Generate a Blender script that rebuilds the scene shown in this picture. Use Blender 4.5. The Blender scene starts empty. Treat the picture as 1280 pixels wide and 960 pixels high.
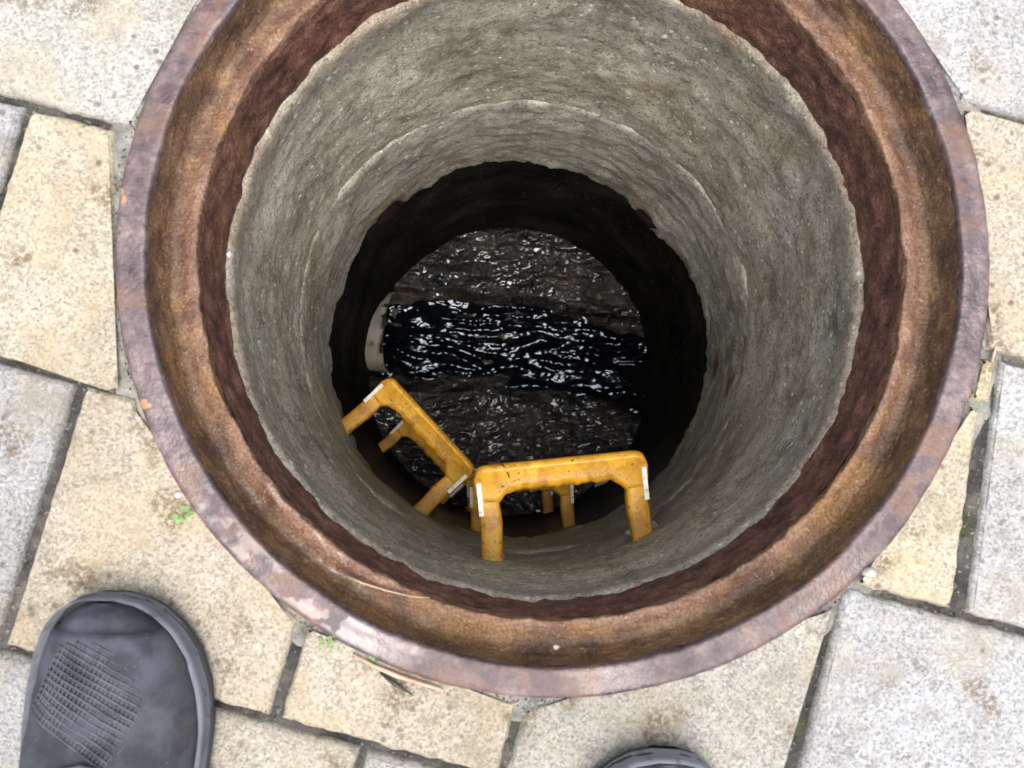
import bpy, bmesh, math, random
from mathutils import Vector, Matrix, noise
from mathutils.geometry import delaunay_2d_cdt
R_ = math.radians
random.seed(7)
scene = bpy.context.scene
col = scene.collection

# ------------------------------------------------------------------ camera
cam = bpy.data.cameras.new('camera')
cam_o = bpy.data.objects.new('camera', cam)
col.objects.link(cam_o)
cam.sensor_width = 36.0
cam.lens = 27.0
cam.clip_start = 0.01
cam.clip_end = 500.0
cam.dof.use_dof = True
cam.dof.focus_distance = 1.15
cam.dof.aperture_fstop = 9.0
rot = Matrix(((0.999579, -0.001343, -0.028966), (0.0, 0.998927, -0.046317), (0.028997, 0.046297, 0.998507)))
cam_o.matrix_world = Matrix.Translation((-0.0594, -0.1430, 0.6479)) @ rot.to_4x4()
scene.camera = cam_o

# ------------------------------------------------------------------ sky, sun, exposure
SUN_EL, SUN_AZ = 76.0, 165.0          # azimuth clockwise from +Y
world = bpy.data.worlds.new('World')
scene.world = world
world.use_nodes = True
wn = world.node_tree
wn.nodes.clear()
sky = wn.nodes.new('ShaderNodeTexSky')
sky.sky_type = 'NISHITA'
sky.sun_disc = False
sky.sun_elevation = R_(SUN_EL)
sky.sun_rotation = R_(SUN_AZ)
sky.air_density = 1.3
sky.dust_density = 6.0
sky.ozone_density = 1.5
hs = wn.nodes.new('ShaderNodeHueSaturation')
hs.inputs['Saturation'].default_value = 0.55
bg = wn.nodes.new('ShaderNodeBackground')
bg.inputs['Strength'].default_value = 0.15
wo = wn.nodes.new('ShaderNodeOutputWorld')
wn.links.new(sky.outputs[0], hs.inputs['Color'])
wn.links.new(hs.outputs[0], bg.inputs['Color'])
wn.links.new(bg.outputs[0], wo.inputs['Surface'])
sun = bpy.data.lights.new('sun', 'SUN')
sun.energy = 1.3
sun.angle = R_(60)
sun.color = (1.0, 0.975, 0.94)
sun_o = bpy.data.objects.new('sun', sun)
col.objects.link(sun_o)
sd = Vector((math.sin(R_(SUN_AZ)) * math.cos(R_(SUN_EL)), math.cos(R_(SUN_AZ)) * math.cos(R_(SUN_EL)), math.sin(R_(SUN_EL))))
sun_o.rotation_euler = sd.to_track_quat('Z', 'Y').to_euler()
sun_o.location = sd * 20
scene.view_settings.view_transform = 'Standard'
scene.view_settings.look = 'None'
scene.view_settings.gamma = 1.0
scene.view_settings.use_curve_mapping = False
scene.view_settings.exposure = 1.2
scene.cycles.max_bounces = 5
scene.cycles.diffuse_bounces = 3
scene.cycles.glossy_bounces = 3

# ------------------------------------------------------------------ material helpers
class NT:
    def __init__(s, name):
        s.m = bpy.data.materials.new(name)
        s.m.use_nodes = True
        s.t = s.m.node_tree
        s.t.nodes.clear()
        s.out = s.n('ShaderNodeOutputMaterial')
        s.b = s.n('ShaderNodeBsdfPrincipled')
        s.t.links.new(s.b.outputs[0], s.out.inputs['Surface'])
        s.geo = s.n('ShaderNodeNewGeometry')
        s.P = s.geo.outputs['Position']
    def n(s, t):
        return s.t.nodes.new(t)
    def put(s, sock, v):
        if hasattr(v, 'is_linked'):
            s.t.links.new(v, sock)
        elif isinstance(v, (tuple, list)):
            if len(v) == 3 and sock.type == 'RGBA':
                v = (*v, 1)
            sock.default_value = v
        else:
            sock.default_value = v
    def obj(s):
        return s.n('ShaderNodeTexCoord').outputs['Object']
    def scl(s, v, k):
        n = s.n('ShaderNodeVectorMath'); n.operation = 'MULTIPLY'
        s.put(n.inputs[0], v); s.put(n.inputs[1], k)
        return n.outputs[0]
    def vadd(s, v, k):
        n = s.n('ShaderNodeVectorMath'); n.operation = 'ADD'
        s.put(n.inputs[0], v); s.put(n.inputs[1], k)
        return n.outputs[0]
    def noise(s, scale, detail=4, rough=.55, vec=None, dist=0.0, c=False):
        n = s.n('ShaderNodeTexNoise')
        s.put(n.inputs['Vector'], vec if vec is not None else s.P)
        n.inputs['Scale'].default_value = scale
        n.inputs['Detail'].default_value = min(detail, 3)
        n.inputs['Roughness'].default_value = rough
        n.inputs['Distortion'].default_value = dist
        return n.outputs['Color' if c else 'Fac']
    def voro(s, scale, vec=None, feat='F1', what='Distance', rnd=1.0):
        n = s.n('ShaderNodeTexVoronoi')
        n.feature = feat
        s.put(n.inputs['Vector'], vec if vec is not None else s.P)
        n.inputs['Scale'].default_value = scale
        n.inputs['Randomness'].default_value = rnd
        return n.outputs[what]
    def ramp(s, f, *stops):
        n = s.n('ShaderNodeValToRGB')
        s.put(n.inputs[0], f)
        e = n.color_ramp.elements
        while len(e) < len(stops):
            e.new(0.5)
        for el, (p, c) in zip(e, stops):
            el.position = p
            el.color = (c, c, c, 1) if not isinstance(c, (tuple, list)) else (*c, 1)
        return n.outputs[0]
    def step(s, f, a, b):
        n = s.n('ShaderNodeMapRange')
        n.interpolation_type = 'SMOOTHSTEP'
        s.put(n.inputs[0], f)
        n.inputs[1].default_value = a
        n.inputs[2].default_value = b
        return n.outputs[0]
    def mix(s, f, a, b, mode='MIX'):
        n = s.n('ShaderNodeMix')
        n.data_type = 'RGBA'
        n.blend_type = mode
        s.put(n.inputs[0], f); s.put(n.inputs[6], a); s.put(n.inputs[7], b)
        return n.outputs[2]
    def math(s, op, a, b=0.0, clamp=False):
        n = s.n('ShaderNodeMath')
        n.operation = op
        n.use_clamp = clamp
        s.put(n.inputs[0], a); s.put(n.inputs[1], b)
        return n.outputs[0]
    def sep(s, v):
        n = s.n('ShaderNodeSeparateXYZ')
        s.put(n.inputs[0], v)
        return n.outputs
    def near(s, p, r0, r1, vec=None):
        n = s.n('ShaderNodeVectorMath'); n.operation = 'DISTANCE'
        s.put(n.inputs[0], vec if vec is not None else s.P)
        n.inputs[1].default_value = p
        return s.math('SUBTRACT', 1.0, s.step(n.outputs['Value'], r0, r1))
    def bump(s, h, strength=.5, dist=.002, normal=None):
        n = s.n('ShaderNodeBump')
        s.put(n.inputs['Strength'], strength)
        n.inputs['Distance'].default_value = dist
        s.put(n.inputs['Height'], h)
        if normal is not None:
            s.put(n.inputs['Normal'], normal)
        return n.outputs[0]
    def fin(s, color=None, rough=None, normal=None, spec=None, metal=None, coat=None, coat_rough=None):
        for k, v in (('Base Color', color), ('Roughness', rough), ('Normal', normal), ('Specular IOR Level', spec),
                     ('Metallic', metal), ('Coat Weight', coat), ('Coat Roughness', coat_rough)):
            if v is not None:
                s.put(s.b.inputs[k], v)
        return s.m

def mat_paver():
    t = NT('granite_paver')
    oi = t.n('ShaderNodeObjectInfo')
    base = t.mix(1.0, oi.outputs['Color'], (.56, .567, .585), 'MULTIPLY')
    g1 = t.voro(520, what='Color')
    gs = t.sep(g1)
    grain = t.noise(250, 3, .75)
    wob = t.noise(35, 4, .6)
    blot = t.noise(11, 5, .62)
    c = t.mix(1.0, base, t.ramp(gs[0], (0, .58), (.35, .93), (.75, 1.07), (1, 1.28)), 'MULTIPLY')
    c = t.mix(t.math('MULTIPLY', t.step(grain, .54, .72), t.math('ADD', .6, t.math('MULTIPLY', oi.outputs['Random'], .4))), c, t.mix(1.0, base, (.36, .34, .31), 'MULTIPLY'))
    c = t.mix(t.math('MULTIPLY', t.step(wob, .53, .70), .5), c, t.mix(1.0, base, (.62, .58, .52), 'MULTIPLY'))
    c = t.mix(t.math('MULTIPLY', t.step(blot, .46, .66), .42), c, t.mix(1.0, base, (1.0, .87, .64), 'MULTIPLY'))
    c = t.mix(t.math('MULTIPLY', t.step(t.noise(6, 3, .65, t.vadd(t.P, (2, 5, 0))), .44, .62), .55), c, t.mix(1.0, c, (.74, .72, .68), 'MULTIPLY'))
    sp = t.voro(70, what='Distance')
    spm = t.math('MULTIPLY', t.math('SUBTRACT', 1.0, t.step(sp, .10, .26)), t.step(t.noise(9, 3), .46, .60))
    c = t.mix(t.math('MULTIPLY', spm, .75), c, (.085, .07, .055))
    # brown mildew spots
    ms = t.math('MULTIPLY', t.step(t.noise(17, 3, .5, t.vadd(t.P, (3.3, 1.7, 0))), .57, .68), t.step(grain, .40, .56))
    c = t.mix(t.math('MULTIPLY', ms, .7), c, (.10, .068, .035))
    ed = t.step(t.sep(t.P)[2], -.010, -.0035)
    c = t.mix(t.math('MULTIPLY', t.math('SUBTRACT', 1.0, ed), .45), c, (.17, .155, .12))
    h = t.math('ADD', t.math('MULTIPLY', gs[0], .5), t.math('ADD', grain, t.math('MULTIPLY', wob, 1.2)))
    return t.fin(c, .85, t.bump(h, .8, .0022), .3)

def mat_joint():
    t = NT('joint_dirt')
    a = t.noise(28, 5, .6)
    b = t.noise(300, 3, .6)
    c = t.ramp(a, (.3, (.014, .013, .012)), (.5, (.045, .043, .040)), (.72, (.12, .11, .092)))
    c = t.mix(t.step(t.noise(16, 3), .60, .72), c, (.035, .042, .016))
    c = t.mix(t.math('MULTIPLY', t.step(b, .58, .72), .6), c, (.26, .24, .21))
    return t.fin(c, .9, t.bump(t.math('ADD', a, b), .9, .004), .25)

def mat_mortar():
    t = NT('cement_mortar')
    a = t.noise(40, 5, .6)
    b = t.noise(420, 3, .6)
    c = t.ramp(a, (.3, (.08, .076, .066)), (.5, (.17, .165, .148)), (.7, (.26, .245, .21)))
    c = t.mix(t.step(t.noise(14, 3), .62, .74), c, (.06, .07, .03))
    c = t.mix(t.math('MULTIPLY', t.step(b, .58, .7), .5), c, (.42, .4, .36))
    return t.fin(c, .88, t.bump(t.math('ADD', a, b), .8, .003), .3)

def mat_flange():
    t = NT('wet_rusty_flange')
    a = t.noise(22, 6, .62)
    b = t.noise(9, 4, .55, t.vadd(t.P, (5, 2, 1)))
    f = t.noise(260, 4, .65)
    c = t.ramp(a, (.32, (.042, .026, .029)), (.44, (.072, .048, .051)), (.56, (.108, .076, .077)), (.70, (.15, .104, .096)))
    c = t.mix(1.0, c, t.ramp(t.noise(120, 3, .7), (.3, .5), (.5, 1.0), (.7, 1.5)), 'MULTIPLY')
    c = t.mix(t.math('MULTIPLY', t.step(t.noise(15, 3, .6, t.vadd(t.P, (8, 3, 3))), .50, .64), .6), c, (.125, .062, .036))
    # bare purplish patches and dark damp spots
    pt = t.noise(30, 3, .5, t.vadd(t.P, (1, 7, 2)))
    c = t.mix(t.math('MULTIPLY', t.step(pt, .57, .63), .75), c, (.060, .043, .052))
    c = t.mix(t.math('MULTIPLY', t.step(t.noise(36, 3, .5, t.vadd(t.P, (9, 4, 2))), .69, .72), .8), c, (.30, .17, .075))
    c = t.mix(t.math('MULTIPLY', t.step(t.noise(90, 3, .5), .64, .72), .8), c, (.06, .035, .03))
    nz = t.vadd(t.P, t.scl(t.vadd(t.noise(70, 3, .5, c=True), (-.5, -.5, -.5)), (.02, .02, 0)))
    for q, r in (((-.012, -.362, 0), .016), ((-.058, -.358, 0), .010), ((-.17, -.325, 0), .010), ((.312, -.204, 0), .012), ((-.30, .21, 0), .010), ((-.33, .135, 0), .012)):
        c = t.mix(t.math('MULTIPLY', t.near(q, r * .6, r, nz), .8), c, (.060, .032, .036))
    wet = t.step(b, .47, .58)
    r = t.ramp(wet, (0, .52), (1, .27))
    pud = t.math('MULTIPLY', t.step(t.noise(26, 5, .6, t.vadd(t.P, (2, 2, 8))), .50, .54), t.near((-.235, -.28, 0), .05, .15))
    r = t.mix(pud, r, (.03, .03, .03))
    bs = t.math('SUBTRACT', .5, t.math('MULTIPLY', pud, .48))
    r = t.math('ADD', r, t.math('MULTIPLY', t.math('SUBTRACT', f, .5), .25))
    return t.fin(c, r, t.bump(t.math('ADD', f, a), bs, .0020), t.math('ADD', .5, t.math('MULTIPLY', pud, .2)))

def mat_seat():
    t = NT('brown_rust')
    v = t.P
    a = t.noise(26, 6, .65)
    f = t.noise(230, 4, .7)
    rad = t.n('ShaderNodeVectorMath'); rad.operation = 'LENGTH'
    t.put(rad.inputs[0], t.scl(v, (1, 1, 0)))
    rr = rad.outputs['Value']
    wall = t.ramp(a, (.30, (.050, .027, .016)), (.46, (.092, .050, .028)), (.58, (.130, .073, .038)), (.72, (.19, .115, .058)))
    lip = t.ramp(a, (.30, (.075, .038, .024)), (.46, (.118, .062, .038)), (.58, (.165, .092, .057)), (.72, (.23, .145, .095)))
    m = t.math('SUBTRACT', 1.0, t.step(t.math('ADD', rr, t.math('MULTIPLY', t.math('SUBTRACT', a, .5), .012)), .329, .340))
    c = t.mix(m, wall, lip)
    c = t.mix(t.math('MULTIPLY', t.step(t.noise(14, 3, .5, t.vadd(v, (4, 4, 4))), .54, .66), .55), c, (.19, .10, .032))
    c = t.mix(t.math('MULTIPLY', t.step(f, .60, .72), .7), c, (.34, .21, .135))
    c = t.mix(1.0, c, t.ramp(t.noise(400, 2, .6), (.32, .6), (.5, 1.0), (.68, 1.4)), 'MULTIPLY')
    c = t.mix(t.math('MULTIPLY', t.step(t.noise(60, 4, .6), .60, .72), .5), c, (.050, .028, .018))
    wet = t.near((-.215, -.235, -.04), .02, .11)
    pud = t.math('MULTIPLY', wet, t.step(t.noise(34, 4, .55, t.vadd(v, (7, 1, 3))), .52, .57))
    r = t.ramp(t.noise(10, 3), (.4, .46), (.6, .68))
    r = t.mix(pud, r, (.05, .05, .05))
    bs = t.math('SUBTRACT', .8, t.math('MULTIPLY', pud, .7))
    return t.fin(c, r, t.bump(t.math('ADD', t.math('MULTIPLY', f, .9), a), bs, .0028), .4)

def mat_skirt():
    t = NT('dark_red_rust')
    a = t.noise(40, 6, .7)
    f = t.noise(180, 5, .7)
    c = t.ramp(a, (.32, (.042, .018, .013)), (.5, (.105, .045, .032)), (.7, (.19, .092, .064)))
    c = t.mix(t.math('MULTIPLY', t.step(f, .56, .7), .5), c, (.19, .10, .072))
    c = t.mix(t.math('MULTIPLY', t.step(t.noise(9, 3), .52, .66), .35), c, (.17, .09, .04))
    return t.fin(t.mix(1.0, c, t.ramp(t.noise(380, 2, .6), (.32, .55), (.5, 1.0), (.68, 1.45)), 'MULTIPLY'), .72, t.bump(t.math('ADD', f, a), .8, .0022), .35)

def mat_concrete(name, lo, mid, hi, darken=0.0):
    t = NT(name)
    a = t.noise(7, 6, .62)
    b = t.noise(46, 6, .72)
    f = t.noise(260, 4, .75)
    st = t.noise(1, 5, .6, t.scl(t.P, (14, 14, 120)))
    c = t.ramp(t.math('ADD', t.math('MULTIPLY', a, .55), t.math('MULTIPLY', b, .45)), (.38, lo), (.5, mid), (.62, hi))
    c = t.mix(t.math('MULTIPLY', t.step(st, .48, .66), .35), c, t.mix(1.0, c, (.62, .60, .55), 'MULTIPLY'))
    # rust run off and ochre stains
    os_ = t.step(t.noise(6, 4, .6, t.vadd(t.P, (2, 9, 4))), .52, .68)
    c = t.mix(t.math('MULTIPLY', os_, .55), c, (.23, .165, .085))
    # mid size damp blotches
    c = t.mix(t.math('MULTIPLY', t.step(t.noise(15, 5, .6, t.vadd(t.P, (6, 6, 1))), .50, .64), .45), c, t.mix(1.0, c, (.45, .44, .42), 'MULTIPLY'))
    # pale lime bloom
    c = t.mix(t.math('MULTIPLY', t.step(t.noise(12, 5, .65, t.vadd(t.P, (1, 1, 7))), .57, .70), .55), c, (.34, .34, .31))
    # drips running down and cement smears
    dr = t.noise(1, 4, .6, t.scl(t.P, (38, 38, 2.2)))
    c = t.mix(t.math('MULTIPLY', t.step(dr, .54, .66), .38), c, t.mix(1.0, c, (.50, .47, .40), 'MULTIPLY'))
    c = t.mix(t.math('MULTIPLY', t.step(t.noise(1, 4, .6, t.scl(t.vadd(t.P, (3, 1, 0)), (30, 30, 3))), .60, .70), .4), c, (.40, .39, .35))
    sm = t.vadd(t.P, t.scl(t.vadd(t.noise(26, 3, .6, c=True), (-.5, -.5, -.5)), (.09, .09, .12)))
    for q, r in (((.15, .305, -.52), .055), ((.05, .337, -.60), .05), ((-.288, .155, -.21), .022), ((.30, .10, -.30), .05), ((-.20, .28, -.70), .06)):
        c = t.mix(t.math('MULTIPLY', t.near(q, r * .5, r, sm), .5), c, (.40, .395, .36))
    # exposed sand grains
    g = t.voro(240, what='Color'); gs = t.sep(g)
    c = t.mix(t.math('MULTIPLY', t.step(gs[1], .80, .9), .45), c, (.44, .42, .35))
    c = t.mix(t.math('MULTIPLY', t.step(gs[2], .84, .9), .5), c, (.09, .08, .06))
    c = t.mix(t.step(gs[0], .982, .99), c, (.62, .60, .55))
    # rust weeping from old iron at the broken lower edge
    z = t.sep(t.P)
    nz = t.vadd(t.P, t.scl(t.vadd(t.noise(30, 3, .6, c=True), (-.5, -.5, -.5)), (.05, .05, .05)))
    for q, r in (((-.256, .263, -.84), .042), ((.262, .262, -.85), .034), ((.352, -.088, -.62), .028), ((.377, -.04, -.79), .030)):
        c = t.mix(t.math('MULTIPLY', t.near(q, r * .45, r, nz), .92), c, (.040, .017, .011))
        c = t.mix(t.math('MULTIPLY', t.near(q, r * .8, r * 1.6, nz), .35), c, (.12, .065, .03))
    # damp, sludge-stained foot of the near side, plus a standing person's shade painted in
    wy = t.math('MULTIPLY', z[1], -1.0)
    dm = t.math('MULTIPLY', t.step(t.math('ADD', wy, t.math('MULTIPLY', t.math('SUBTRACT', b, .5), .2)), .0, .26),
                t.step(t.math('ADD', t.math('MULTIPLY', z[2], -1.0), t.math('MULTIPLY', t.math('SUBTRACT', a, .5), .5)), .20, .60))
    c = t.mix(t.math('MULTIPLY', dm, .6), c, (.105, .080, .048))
    ru = t.math('MULTIPLY', t.step(t.math('ADD', z[2], t.math('MULTIPLY', t.math('SUBTRACT', b, .5), .12)), -.24, -.13), t.step(a, .36, .56))
    c = t.mix(t.math('MULTIPLY', ru, .45), c, (.15, .075, .045))
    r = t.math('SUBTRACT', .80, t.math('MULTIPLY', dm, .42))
    h = t.math('ADD', t.math('MULTIPLY', f, .8), t.math('ADD', t.math('MULTIPLY', b, .9), t.math('MULTIPLY', gs[1], .45)))
    s2 = t.noise(420, 2, .6)
    c = t.mix(1.0, c, t.ramp(s2, (.32, .66), (.5, 1.0), (.68, 1.34)), 'MULTIPLY')
    return t.fin(c, r, t.bump(t.math('ADD', t.math('MULTIPLY', h, .5), s2), .55, .0016), .4)

def mat_chamber():
    t = NT('slimy_chamber_wall')
    a = t.noise(9, 5, .6)
    b = t.noise(60, 5, .65)
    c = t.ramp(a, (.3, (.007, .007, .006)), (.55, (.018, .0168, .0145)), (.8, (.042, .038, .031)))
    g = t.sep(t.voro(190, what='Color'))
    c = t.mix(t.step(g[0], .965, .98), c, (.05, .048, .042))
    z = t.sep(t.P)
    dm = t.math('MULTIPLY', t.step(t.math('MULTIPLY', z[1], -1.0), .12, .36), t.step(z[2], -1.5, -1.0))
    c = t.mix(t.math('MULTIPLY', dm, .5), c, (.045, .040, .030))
    return t.fin(c, t.mix(dm, (.75, .75, .75), (.28, .28, .28)), t.bump(t.math('ADD', a, t.math('MULTIPLY', b, .5)), .45, .006), t.math('ADD', .03, t.math('MULTIPLY', dm, .35)))

def mat_sludge():
    t = NT('black_sludge')
    t.b.inputs['Coat IOR'].default_value = 1.6
    t.b.inputs['Coat Tint'].default_value = (.80, .88, 1.0, 1)
    v = t.scl(t.P, (1, 1.6, 1))
    a = t.noise(7, 5, .6, v, 1.2)
    b = t.noise(70, 5, .6, v, .4)
    f = t.noise(330, 3, .6, t.scl(t.P, (1, 1.4, 1)))
    c = t.ramp(a, (.3, (.006, .0055, .005)), (.52, (.022, .017, .013)), (.72, (.065, .049, .036)))
    c = t.mix(t.math('MULTIPLY', t.step(b, .58, .7), .5), c, (.10, .08, .06))
    h = t.math('ADD', t.math('MULTIPLY', b, .9), t.math('MULTIPLY', f, .55))
    return t.fin(c, t.ramp(b, (.3, .10), (.65, .30)), t.bump(h, 1.0, .0040), .5, coat=t.ramp(t.noise(11, 3, .6, t.vadd(v, (4, 2, 0)), .6), (.44, .10), (.62, 1.0)), coat_rough=.14)

def mat_water():
    t = NT('black_sewage_water')
    d = t.vadd(t.scl(t.P, (1, 1.9, 1)), t.scl(t.noise(14, 3, .5, c=True), (.05, .05, .05)))
    a = t.noise(17, 2, .5, d)
    b = t.noise(75, 3, .55, d)
    h = t.math('ADD', t.math('MULTIPLY', a, 1.0), t.math('MULTIPLY', b, .3))
    t.b.inputs['IOR'].default_value = 1.5
    t.b.inputs['Specular Tint'].default_value = (.78, .87, 1.0, 1)
    return t.fin((.0030, .0038, .0052), .06, t.bump(b, .4, .0012), .6)

def mat_yellow():
    t = NT('dirty_yellow_plastic')
    o = t.obj()
    a = t.noise(24, 5, .6, o)
    f = t.noise(150, 4, .65, o)
    c = t.ramp(a, (.3, (.54, .25, .012)), (.55, (.72, .37, .022)), (.8, (.80, .46, .05)))
    y = t.sep(o)[1]
    foot = t.math('SUBTRACT', 1.0, t.step(y, .0, .085))
    thr = t.math('ADD', f, t.math('MULTIPLY', foot, .055))
    c = t.mix(t.math('MULTIPLY', t.step(thr, .635, .68), .9), c, (.060, .028, .010))
    c = t.mix(t.math('MULTIPLY', t.step(t.noise(32, 5, .7, o), .46, .62), .6), c, (.36, .155, .016))
    c = t.mix(t.math('MULTIPLY', foot, .42), c, (.26, .125, .018))
    return t.fin(c, t.ramp(f, (.3, .30), (.7, .5)), t.bump(t.math('ADD', a, f), .35, .0015), .5)

def mat_plain(name, c, rough=.6, bump=.3, scale=120, dirt=None, var=.25, spec=.5):
    t = NT(name)
    o = t.obj()
    a = t.noise(scale, 4, .6, o)
    b = t.noise(scale * .18, 4, .6, o)
    cc = t.mix(t.step(b, .35, .65), tuple(x * (1 - var) for x in c), tuple(min(1, x * (1 + var)) for x in c))
    if dirt is not None:
        cc = t.mix(t.math('MULTIPLY', t.step(a, .56, .68), .8), cc, dirt)
    return t.fin(cc, rough, t.bump(a, bump, .001), spec)

def mat_shoe_upper(name, c):
    t = NT(name)
    o = t.obj()
    w = t.noise(900, 2, .5, o)
    a = t.noise(38, 5, .62, o)
    b = t.noise(14, 4, .6, o)
    cc = t.mix(t.step(a, .35, .68), tuple(x * .65 for x in c), tuple(x * 1.35 for x in c))
    cc = t.mix(t.math('MULTIPLY', t.step(b, .52, .72), .35), cc, (.085, .082, .080))
    cc = t.mix(t.math('MULTIPLY', t.step(t.noise(210, 3, .6, o), .67, .74), .55), cc, (.16, .155, .15))
    return t.fin(cc, .82, t.bump(t.math('ADD', w, a), .5, .0012), .3)

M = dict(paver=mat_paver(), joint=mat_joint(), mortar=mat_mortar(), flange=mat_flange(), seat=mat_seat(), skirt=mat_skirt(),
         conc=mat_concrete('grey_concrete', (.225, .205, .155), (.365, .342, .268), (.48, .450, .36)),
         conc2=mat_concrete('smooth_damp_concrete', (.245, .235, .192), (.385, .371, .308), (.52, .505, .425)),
         chamber=mat_chamber(), sludge=mat_sludge(), water=mat_water(), yellow=mat_yellow(),
         white=mat_plain('white_reflector', (.80, .78, .66), .4, .2, 160, (.34, .24, .10), .08),
         crack=mat_plain('dark_crack', (.03, .012, .005), .8),
         pvc=mat_plain('stained_pvc', (.36, .34, .27), .45, .3, 18, (.05, .036, .025), .45),
         scrap=mat_plain('pale_plastic', (.42, .43, .41), .3, .3, 60, (.10, .09, .07), .2),
         leaf=mat_plain('weed_leaf', (.135, .22, .062), .55, .3, 200, None, .35),
         stem=mat_plain('weed_stem', (.10, .13, .04), .7),
         straw=mat_plain('dry_straw', (.30, .23, .13), .6, .2, 150),
         twig=mat_plain('pinkish_twig', (.42, .27, .20), .7, .4, 150),
         pebble=mat_plain('pale_pebble', (.36, .345, .31), .7, .4, 200),
         gapshade=mat_plain('dark_gap_shade', (.028, .026, .02), .6, .4, 100),  # near-black tone that paints the shaded gap under the twig
         upper=mat_shoe_upper('charcoal_knit', (.040, .043, .055)),
         upper2=mat_shoe_upper('slate_knit', (.075, .082, .095)),
         rand=mat_plain('grey_rubber', (.090, .097, .118), .7, .5, 90, (.045, .046, .052), .35),
         rand2=mat_plain('slate_rubber', (.15, .165, .19), .55, .4, 60, (.05, .05, .055), .2),
         sole=mat_plain('black_rubber', (.025, .025, .027), .8),
         rib=mat_plain('ribbed_mesh', (.055, .059, .072), .8, .6, 300, (.02, .02, .024), .35),
         lace=mat_plain('dark_lace', (.03, .03, .034), .8, .6, 500),
         rusted=mat_plain('iron_rust_lump', (.009, .004, .003), .95, .8, 80, (.01, .005, .004), .3, spec=.15))

# ------------------------------------------------------------------ object helpers
def mesh_obj(name, verts, faces, mat, parent=None, smooth=True):
    me = bpy.data.meshes.new(name)
    me.from_pydata(verts, [], faces)
    me.update()
    if mat is not None:
        me.materials.append(mat)
    if smooth:
        me.polygons.foreach_set('use_smooth', [True] * len(me.polygons))
    o = bpy.data.objects.new(name, me)
    col.objects.link(o)
    if parent is not None:
        o.parent = parent
    return o

def empty(name, loc=(0, 0, 0), rz=0.0):
    o = bpy.data.objects.new(name, None)
    o.empty_display_size = .05
    o.location = loc
    o.rotation_euler = (0, 0, rz)
    col.objects.link(o)
    return o

def tag(o, label=None, cat=None, group=None, kind=None):
    if label: o['label'] = label
    if cat: o['category'] = cat
    if group: o['group'] = group
    if kind: o['kind'] = kind
    return o

def fbm(x, y, z, octv=4):
    return noise.fractal(Vector((x, y, z)), 1.0, 2.0, octv)

def revolve(name, prof, mat, parent=None, seg=360, disp=None, smooth=True):
    vs, fs = [], []
    n = len(prof)
    for j, (r, z) in enumerate(prof):
        for i in range(seg):
            a = 2 * math.pi * i / seg
            rr, zz = r, z
            if disp:
                dr, dz = disp(a, j / (n - 1), r, z)
                rr += dr; zz += dz
            vs.append((rr * math.cos(a), rr * math.sin(a), zz))
    for j in range(n - 1):
        for i in range(seg):
            k = (i + 1) % seg
            fs.append((j * seg + i, (j + 1) * seg + i, (j + 1) * seg + k, j * seg + k))
    return mesh_obj(name, vs, fs, mat, parent, smooth)

def lerp_prof(pts, n):
    """resample a list of (r, z) evenly to n samples"""
    L = [0]
    for a, b in zip(pts, pts[1:]):
        L.append(L[-1] + math.hypot(b[0] - a[0], b[1] - a[1]))
    out = []
    for k in range(n):
        s = L[-1] * k / (n - 1)
        i = 0
        while i < len(pts) - 2 and s > L[i + 1]:
            i += 1
        f = (s - L[i]) / max(1e-9, L[i + 1] - L[i])
        out.append((pts[i][0] + (pts[i + 1][0] - pts[i][0]) * f, pts[i][1] + (pts[i + 1][1] - pts[i][1]) * f))
    return out

def tube(path, rad, seg=8, cap=True):
    """sweep a circle; rad is a number or a function of 0..1"""
    vs, fs = [], []
    n = len(path)
    P = [Vector(p) for p in path]
    up = Vector((0, 0, 1))
    for i, p in enumerate(P):
        d = (P[min(i + 1, n - 1)] - P[max(i - 1, 0)]).normalized()
        s = d.cross(up)
        if s.length < 1e-4:
            s = d.cross(Vector((0, 1, 0)))
        s.normalize()
        u = s.cross(d)
        r = rad(i / (n - 1)) if callable(rad) else rad
        for k in range(seg):
            a = 2 * math.pi * k / seg
            vs.append(tuple(p + s * (math.cos(a) * r) + u * (math.sin(a) * r)))
    for i in range(n - 1):
        for k in range(seg):
            l = (k + 1) % seg
            fs.append((i * seg + k, i * seg + l, (i + 1) * seg + l, (i + 1) * seg + k))
    if cap:
        fs.append(tuple(range(seg))[::-1])
        fs.append(tuple((n - 1) * seg + k for k in range(seg)))
    return vs, fs

def sweep_section(path, sect, sides, ups, rounded=.3):
    """sweep a rounded rectangle: sect(i)->(half width, half height) along given side/up vectors"""
    vs, fs = [], []
    m = 16
    for i, p in enumerate(path):
        hw, hh = sect(i)
        for k in range(m):
            a = 2 * math.pi * (k + .5) / m
            c, s_ = math.cos(a), math.sin(a)
            e = .42
            x = math.copysign(abs(c) ** e, c) * hw
            y = math.copysign(abs(s_) ** e, s_) * hh
            q = Vector(p) + sides[i] * x + ups[i] * y
            vs.append(tuple(q))
    for i in range(len(path) - 1):
        for k in range(m):
            l = (k + 1) % m
            fs.append((i * m + k, i * m + l, (i + 1) * m + l, (i + 1) * m + k))
    fs.append(tuple(range(m))[::-1])
    fs.append(tuple((len(path) - 1) * m + k for k in range(m)))
    return vs, fs

# ------------------------------------------------------------------ pavement
TH = R_(15.5)
CT, ST = math.cos(TH), math.sin(TH)
def uv2w(u, v):
    return (u * CT + v * ST, -u * ST + v * CT)

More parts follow.
